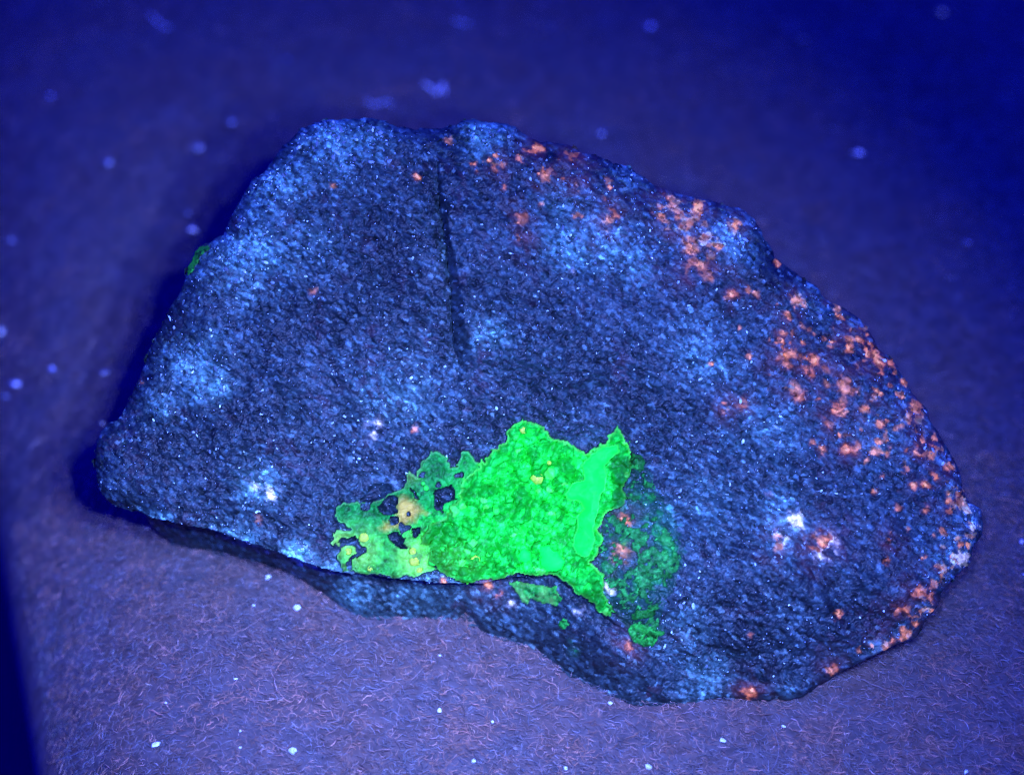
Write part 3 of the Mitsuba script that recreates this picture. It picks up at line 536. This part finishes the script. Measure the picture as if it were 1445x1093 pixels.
warm = np.clip(spots([(-17.5, -15.8, 1.6, 1.0), (-15.5, -16.6, 2.2, .8), (-10.0, -17.2, 2.2, 0.9), (-9.4, -18.4, 1.6, .8), (-6, -17.5, 2, .5), (-4, -17.6, 1.5, .4), (-10.5, -8.6, 1.2, .6), (-16.6, -18.0, 1.5, .4)], 2.4) * (0.8 + 0.6 * crumb), 0, 1)[..., None]
toward = ss(-16, -4, gx)[..., None]
tc = teal * (1.0 + 0.5 * toward) + np.array([0.0, 0.22, 0.01]) * toward * ss(-9, -14, gy)[..., None]
tc = tc * np.clip(0.85 + 0.55 * crumb + 0.2 * s_tone[sid], 0.25, 1.8)[..., None]
south_green = (ss(-12, -17, gy) * np.clip(0.6 + crumb, 0, 1))[..., None]
tc = tc * (1 - 0.5 * south_green) + np.array([0.02, 0.50, 0.03]) * 0.5 * south_green
line_t = np.exp(-((d_thin - 0.1) / 0.1) ** 2)[..., None]
near = np.exp(-np.maximum(-d_crust, 0) / 1.2)[..., None]
tc = tc * (1 - 0.6 * near) + np.array([0.01, 0.5, 0.02]) * 0.6 * near
tc = tc * (1 - 0.6 * ss(0.1, 0.45, -crumb + 0.25 * s_tone[sid] - 0.15)[..., None])
tc = tc * (1 - 0.5 * line_t) + np.array([0.12, 0.52, 0.10]) * 0.5 * line_t
tc = tc * (1 - 0.42 * warm) + np.array([0.42, 0.68, 0.08]) * 0.42 * warm
tc = tc * (1 + 0.55 * ss(-11, -15, gy) * np.clip(0.5 + 1.2 * crumb, 0, 1.4))[..., None]
cc = cc * (1 - 0.2 * warm) + np.array([0.25, 0.85, 0.08]) * 0.2 * warm
tanc = np.array([0.62, 0.46, 0.06]) * np.clip(0.75 + 0.5 * crumb, 0.3, 1.3)[..., None]
col = np.where((d_hole > 0)[..., None], np.array([0.012, 0.03, 0.03]) * np.clip(amount, 0.3, 2)[..., None], col)
part = np.zeros(gx.shape, int)                           # 0 = bare rock
names = ['mineral_rock']
col = np.where(only_thin[..., None], tc, col)
part[only_thin] = 1
in_tan = (d_tan > 0) & (d_thin > 0)
col = np.where(in_tan[..., None], tanc * ss(-0.1, 1.0, d_tan + 0.4 * crumb)[..., None] + tc * (1 - ss(-0.1, 1.0, d_tan + 0.4 * crumb))[..., None], col)
part[in_tan] = 2
col = np.where((d_crust > 0)[..., None], cc, col)
part[d_crust > 0] = 3
col = np.where(in_drip[..., None], np.array([0.004, 0.66, 0.034]) * np.exp(0.16 * field(1.5, 2, 61) + 0.12 * crumb + 0.07 * s_tone[sid])[..., None] + edge_line[..., None] * 0, col)
rim_d = np.exp(-((d_drip - 0.08) / 0.06) ** 2)[..., None] * in_drip[..., None]
col = col * (1 - 0.3 * rim_d) + np.array([0.12, 0.85, 0.16]) * 0.3 * rim_d
part[in_drip] = 4
col = np.where(in_blob[..., None], np.array([0.004, 0.82, 0.04]), col)
part[in_blob] = 5
fringe = sdf(FRINGE, 0.7, 0.4)
fr_f = field(1.1, 3, 44) + 0.5 * fine_x + 0.09 * s_tone[sid] + 0.75 * field(4.5, 2, 46)
in_fringe = (fringe > 0) & (fr_f > 0.27 + 0.35 * ss(0.9, 0.0, fringe)) & (d_crust <= 0)
fc = np.array([0.008, 0.105, 0.014]) * np.exp(0.9 * np.clip(fr_f, 0, 1) + 0.3 * s_tone[sid] + 0.8 * crumb + 0.5 * spots([(15.3, -16.4, 1.6, 1.0), (9.5, -19.5, 2.0, 1.0), (13, -24.8, 1.5, 1.0)], 2.0))[..., None]
green_tint = ((fringe > 0) & ~in_fringe & (field(4.5, 2, 46) > -0.35))[..., None]
col = np.where(green_tint, col * [0.6, 0.9, 0.7] + np.array([0.0, 0.02, 0.004]), col)  # bare rock between the flecks, darker and tinted green
col = np.where(in_fringe[..., None], fc, col)
part[in_fringe & (part == 0)] = 6
w = np.where(in_fringe, w + 0.18 + 0.25 * dome_s + 0.12 * crumb, w)
names += ['mineral_rock__pale_green_crust', 'mineral_rock__tan_patch', 'mineral_rock__green_crust', 'mineral_rock__green_drip', 'mineral_rock__green_blob', 'mineral_rock__dark_green_crust']
for n, q in enumerate(d_patch):
    tone = [1.0, 0.9, 0.95, 0.5, 0.5, 0.55][n]
    c = np.array([0.02, 0.36, 0.035]) * tone * np.clip(0.8 + 0.6 * crumb + 0.3 * s_tone[sid], 0.15, 1.8)[..., None]
    if n == 0:
        wm = np.clip(0.3 + 0.9 * crumb, 0, 1)[..., None]
        c = c * (1 - 0.4 * wm) + np.array([0.35, 0.5, 0.12]) * 0.4 * wm
    col = np.where((q > 0)[..., None], c, col)
    part[q > 0] = len(names)
    names.append('mineral_rock__green_patch' + (f'_{n:03d}' if n else ''))

# orange and white fluorescent spots: stained grains of the rock itself
big, small = [], []
for x, y, r in ORANGE:
    (big if r > 0.5 else small).append((x, y, r))
orange_name, n_small = None, None


field_x = field(0.7, 2, 57, 1.5, -0.6)
blot_x, blot_y = field(2.6, 3, 35, 1.8, -0.6), field(2.6, 3, 36, 1.8, -0.6)


def stain(x, y, r, thr):
    i0, i1 = np.searchsorted(gx[:, 0], [x - 2.2 * r, x + 2.2 * r])
    j0, j1 = np.searchsorted(gy[0], [y - 2.2 * r, y + 2.2 * r])
    sl = np.s_[i0:i1, j0:j1]
    px = gx[sl] - goff[sl][..., 0] * 0.6 - x + 1.3 * r * rag_x[sl] + 0.9 * r * blot_x[sl]
    py = gy[sl] - goff[sl][..., 1] * 0.6 - y + 1.3 * r * rag_y[sl] + 0.9 * r * blot_y[sl]
    q = np.hypot(px, py) / r
    v = np.exp(-q * q * 1.0) * np.clip(0.22 + 0.38 * np.clip(tone1[gid[sl]], 0, 1.8) + 1.25 * field_x[sl], 0.0, 1.35)
    return sl, v, (v > thr) & (part[sl] == 0)


for group, colours, word in ((big, ((0.62, 0.07, 0.01), (0.95, 0.34, 0.11)), 'orange_patch'), (WHITE, ((0.70, 0.62, 0.45), (0.95, 0.88, 0.70)), 'white_patch'), (small, ((0.60, 0.07, 0.01), (0.95, 0.34, 0.12)), 'orange_speck')):
    for n, (x, y, r) in enumerate(group):
        sl, v, m = stain(x, y, r * (1.3 if word == 'white_patch' else 1.15), 0.22)
        if word == 'orange_speck':
            if names[-1] != 'mineral_rock__orange_speck':
                names.append('mineral_rock__orange_speck')
        elif m.sum() > 8:
            cnt = sum(s.startswith('mineral_rock__' + word) for s in names)
            names.append('mineral_rock__' + word + (f'_{cnt:03d}' if cnt else ''))
        else:
            continue
        power = 1.0 if word == 'white_patch' else 0.35 + 0.65 * (math.sin(x * 12.9 + y * 78.2) * 43758.5 % 1.0)
        a = np.clip((v - 0.03) * 1.45 * power, 0, 1)[..., None]
        warmc = np.array(colours[0]) * (1 - np.clip(v, 0, 1)[..., None]) + np.array(colours[1]) * np.clip(v, 0, 1)[..., None]
        ok = (part[sl] == 0)[..., None]
        col[sl] = np.where(ok, col[sl] * (1 - a) + warmc * np.clip(tone2[fid[sl]], 0.35, 1.3)[..., None] * a, col[sl])
        part[sl] = np.where(m, len(names) - 1, part[sl])
col = np.clip(col, 0.003, 0.95)

# ---- triangles of the front, shared out among host rock and minerals
nodes = np.full(gx.shape, -1)
nodes[inside] = np.arange(inside.sum())
V = np.stack([gx[inside], gy[inside], w[inside]], 1)
C = col[inside]
PID = part[inside]
q = np.stack([nodes[:-1, :-1], nodes[1:, :-1], nodes[1:, 1:], nodes[:-1, 1:]], -1).reshape(-1, 4)
q = q[(q >= 0).all(1)]
F = np.vstack([q[:, [0, 1, 2]], q[:, [0, 2, 3]]])
# the back: rings drawn inwards from the border, resting on the mat, closed with a fan
e = np.sort(np.vstack([F[:, [0, 1]], F[:, [1, 2]], F[:, [2, 0]]]), 1)
directed = np.vstack([F[:, [0, 1]], F[:, [1, 2]], F[:, [2, 0]]])
_, first, count = np.unique(e, axis=0, return_index=True, return_counts=True)
border = directed[first[count == 1]]
ring0 = np.unique(border)
remap = np.full(len(V), -1)
remap[ring0] = np.arange(len(ring0))
mid = np.array([2.0, -4.0])
back_v, back_f, back_c = [V[ring0]], [], [np.clip(C[ring0], 0, 0.2)]
for k, (shrink, depth) in enumerate(((0.985, 3.0), (0.95, 8.0), (0.85, 15.0), (0.6, 21.0), (0.3, 24.0), (0.0, 25.0))):
    p = V[ring0].copy()
    p[:, :2] = mid + (p[:, :2] - mid) * shrink
    p[:, 2] = (p[:, 2] - depth) + 1.2 * (meshkit.fbm(p / 4.0 + 40, 3, 71) - 0.5) * min(k, 1)
    p[:, 2] = np.maximum(p[:, 2], ground_w(p[:, 1]) + 0.1)
    back_v.append(p)
    back_c.append(np.tile(grey, (len(p), 1)) * (0.6 + 0.8 * meshkit.fbm(p / 0.8 + 9, 2, 72))[:, None])
    a, b, n0 = remap[border[:, 0]], remap[border[:, 1]], len(ring0)
    back_f.append(np.stack([b + k * n0, a + k * n0, a + (k + 1) * n0, b + (k + 1) * n0], 1))
bq = np.vstack(back_f)
BF = np.vstack([bq[:, [0, 1, 2]], bq[:, [0, 2, 3]]])
front = PID[F[:, 0]]
host = F[front == 0]
used = np.unique(host)
rm = np.full(len(V), -1)
rm[used] = np.arange(len(used))
# one mesh: host front plus back
hv = np.vstack([V[used], np.vstack(back_v)])
hf = np.vstack([rm[host], BF + len(used)])
hc = np.vstack([C[used], np.clip(np.vstack(back_c), 0.003, 0.9)])
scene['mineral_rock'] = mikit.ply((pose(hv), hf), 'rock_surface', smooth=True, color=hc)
label('mineral_rock', 'dark bluish grey granular rock with a glowing green mineral crust, lying on the felt mat', 'rock')
GLOW = {'dark_green_crust': 0.22, 'pale_green_crust': 0.35, 'tan_patch': 0.3, 'green_crust': 0.6, 'green_drip': 0.62, 'green_blob': 0.65, 'green_patch': 0.3, 'white_patch': 0.55, 'orange_patch': 0.55, 'orange_speck': 0.52}
for n, name in enumerate(names):
    if n == 0:
        continue
    f = F[front == n]
    if len(f) < 4:
        continue
    used = np.unique(f)
    rm = np.full(len(V), -1)
    rm[used] = np.arange(len(used))
    word = name.split('__')[1].rstrip('0123456789').rstrip('_')
    scene[name] = mikit.ply((pose(V[used]), rm[f]), 'glaze_surface' if word in ('green_drip', 'green_blob') else 'crust_surface', smooth=True, color=C[used],
                             **({'emitter': glow(GLOW[word], {'green_crust': 3.0, 'green_drip': 1.0, 'pale_green_crust': 0.5}.get(word, 0.02))} if word in GLOW else {}))
label('mineral_rock__green_crust', 'bright green glowing crust of tiny beads')
label('mineral_rock__green_drip', 'smooth drip shaped glaze of brightest green')
label('mineral_rock__pale_green_crust', 'dim teal green crust with dark holes left of the bright crust')
label('mineral_rock__dark_green_crust', 'ragged mottled dark green crust right of the bright crust')
label('mineral_rock__tan_patch', 'tan yellow patch within the dim green crust')
label('mineral_rock__orange_speck', 'small orange glowing specks scattered over the right side', kind='stuff')


def surface(x, y):
    i = np.clip(np.round((np.asarray(x) - gx[0, 0]) / H).astype(int), 0, gx.shape[0] - 1)
    j = np.clip(np.round((np.asarray(y) - gy[0, 0]) / H).astype(int), 0, gx.shape[1] - 1)
    return i, j


# beads sitting in the green crust
ball = trimesh.creation.icosphere(subdivisions=2, radius=1.0)
for n, (x, y, r, c) in enumerate(BEADS):
    i, j = surface(x, y)
    v = ball.vertices * r * (1 + 0.75 * (meshkit.fbm(ball.vertices * 1.7 + n * 7 + 30, 3, n)[:, None] - 0.5))
    v = v * [1, 1, 0.75] + [x, y, smooth_w[i, j] + (0.95 if d_crust[i, j] > 0 else 0.42)]
    tone = np.array([0.62, 0.80, 0.05]) if c == 'y' else np.array([0.03, 0.85, 0.04])
    shade = (0.55 + 0.8 * meshkit.fbm(ball.vertices * 2.5 + n, 2, 90 + n))[:, None]
    holder = 'green_crust' if d_crust[i, j] > 0 else 'pale_green_crust'
    word = 'yellow_bead' if c == 'y' else 'green_bead'
    cnt = sum(s.startswith(f'mineral_rock__{holder}__{word}') for s in scene)
    key = f'mineral_rock__{holder}__{word}' + (f'_{cnt:03d}' if cnt else '')
    scene[key] = mikit.ply((pose(v), ball.faces), 'crust_surface', smooth=True, color=np.clip(tone * shade, 0, 0.95))

# small bright crystals caught in the rock
g = np.random.default_rng(77)
n = 6000
cx, cy = g.uniform(x0, x1, n * 8), g.uniform(y0, y1, n * 8)
i, j = surface(cx, cy)
ok = (part[i, j] == 0) & ndimage.binary_erosion(inside, iterations=4)[i, j] & (g.random(n * 8) < 0.10 + 0.5 * pale[i, j]) & ~under[i, j]
cx, cy, i, j = (a[ok][:n] for a in (cx, cy, i, j))
n = len(cx)
octa = trimesh.creation.icosphere(subdivisions=0)
rot = np.array([trimesh.transformations.random_rotation_matrix(g.random(3))[:3, :3] for _ in range(n)])
size = np.minimum(0.055 * (1 + 0.7 * pale[i, j]) * g.lognormal(0, 0.5, n), 0.28)[:, None] * np.array([1.6, 1.0, 0.7])
v = np.einsum('nij,kj->nki', rot * size[:, None, :], octa.vertices)
v = v + np.stack([cx, cy, w[i, j] + 0.03], 1)[:, None]
f = (octa.faces[None] + (np.arange(n) * len(octa.vertices))[:, None, None]).reshape(-1, 3)
ct = np.array([0.55, 0.75, 0.72]) * (0.2 + 1.2 * g.random(n) ** 1.8)[:, None]
scene['mineral_rock__bright_grain'] = mikit.ply((pose(v.reshape(-1, 3)), f), 'crystal_surface', smooth=False, color=np.repeat(np.clip(ct, 0, 0.95), len(octa.vertices), 0))
label('mineral_rock__bright_grain', kind='stuff')

# ---------------------------------------------------------------- dust grains and lint on the mat, each a thing of its own
scene['dust_surface'] = {'type': 'twosided', 'b': {'type': 'principled', 'base_color': VC, 'roughness': 0.4, 'specular': 0.6}}
seed_ball = trimesh.creation.icosphere(subdivisions=2, radius=1.0)
g = np.random.default_rng(5)
for n, ((x, y, z, rx, ry, turn, kind), text) in enumerate(zip(SPECKS, SPECK_LABELS)):
    b = seed_ball.vertices
    v = b * (1 + 1.3 * (meshkit.fbm(b * 1.3 + 11 * n + 60, 3, 100 + n)[:, None] - 0.5))
    if n in (1, 2):                                        # two cup-shaped grains with a hollow top
        v = v - np.array([0, 0, 0.9]) * np.exp(-((b[:, :2] ** 2).sum(1) / 0.15))[:, None] * (b[:, 2:] > 0)
    if kind == 'b':                                        # irregular bodies, later given a painted glint on one corner
        v[:, 0] *= 1 + 0.35 * np.sin(3 * b[:, 1] + n)
    scale = 0.85 if kind == 's' else 0.68
    v = v * np.array([rx, ry, 0.8 * min(rx, ry)]) * scale
    a = math.radians(turn)
    v = v @ np.array([[math.cos(a), math.sin(a), 0], [-math.sin(a), math.cos(a), 0], [0, 0, 1]])
    v[:, 2] -= v[:, 2].min() - 0.02
    v = v + [x, y, z]
    tone = np.array([0.75, 0.85, 0.9]) if kind == 's' else np.array([0.2, 0.27, 0.8])
    shade = (0.6 + 0.8 * meshkit.fbm(b * 2.2 + 5 * n, 2, 200 + n))[:, None]
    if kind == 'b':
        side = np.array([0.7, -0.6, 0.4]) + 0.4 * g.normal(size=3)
        shade = shade * (0.16 + 2.2 * np.exp(-((b - side / np.linalg.norm(side)) ** 2).sum(1) / 0.35))[:, None]  # lens glint put into the colour, which also drives the glow
    key = 'dust_grain' + (f'_{n:03d}' if n else '')
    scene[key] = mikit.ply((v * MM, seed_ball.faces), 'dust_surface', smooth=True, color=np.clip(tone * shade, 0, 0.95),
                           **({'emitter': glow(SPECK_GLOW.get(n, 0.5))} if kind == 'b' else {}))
    label(key, text, 'dust grain', 'pale dust grains on the felt mat')
for n, (line, text) in enumerate(zip(LINT, LINT_LABELS)):
    p = np.array(line)
    tt = np.linspace(0, len(p) - 1, 24)
    xy = np.stack([np.interp(tt, range(len(p)), p[:, k]) for k in (0, 1, 2)], 1)
    xy = ndimage.gaussian_filter1d(xy, 1.2, axis=0, mode='nearest')
    path = (xy + np.array([0, 0, 1.0]) * (0.25 + 0.2 * np.sin(tt * 2.1 + n))[:, None])[None]
    v, f = tubes(path, np.array([0.16 if n == 0 else 0.1]), 5)
    key = 'lint_hair' + (f'_{n:03d}' if n else '')
    scene[key] = mikit.ply((v * MM, f), 'dust_surface', smooth=True, color=np.tile([0.35, 0.45, 0.8], (len(v), 1)), emitter=glow(0.22 if n == 0 else 0.12))
    label(key, text, 'lint', 'hairs of lint on the mat behind the rock')
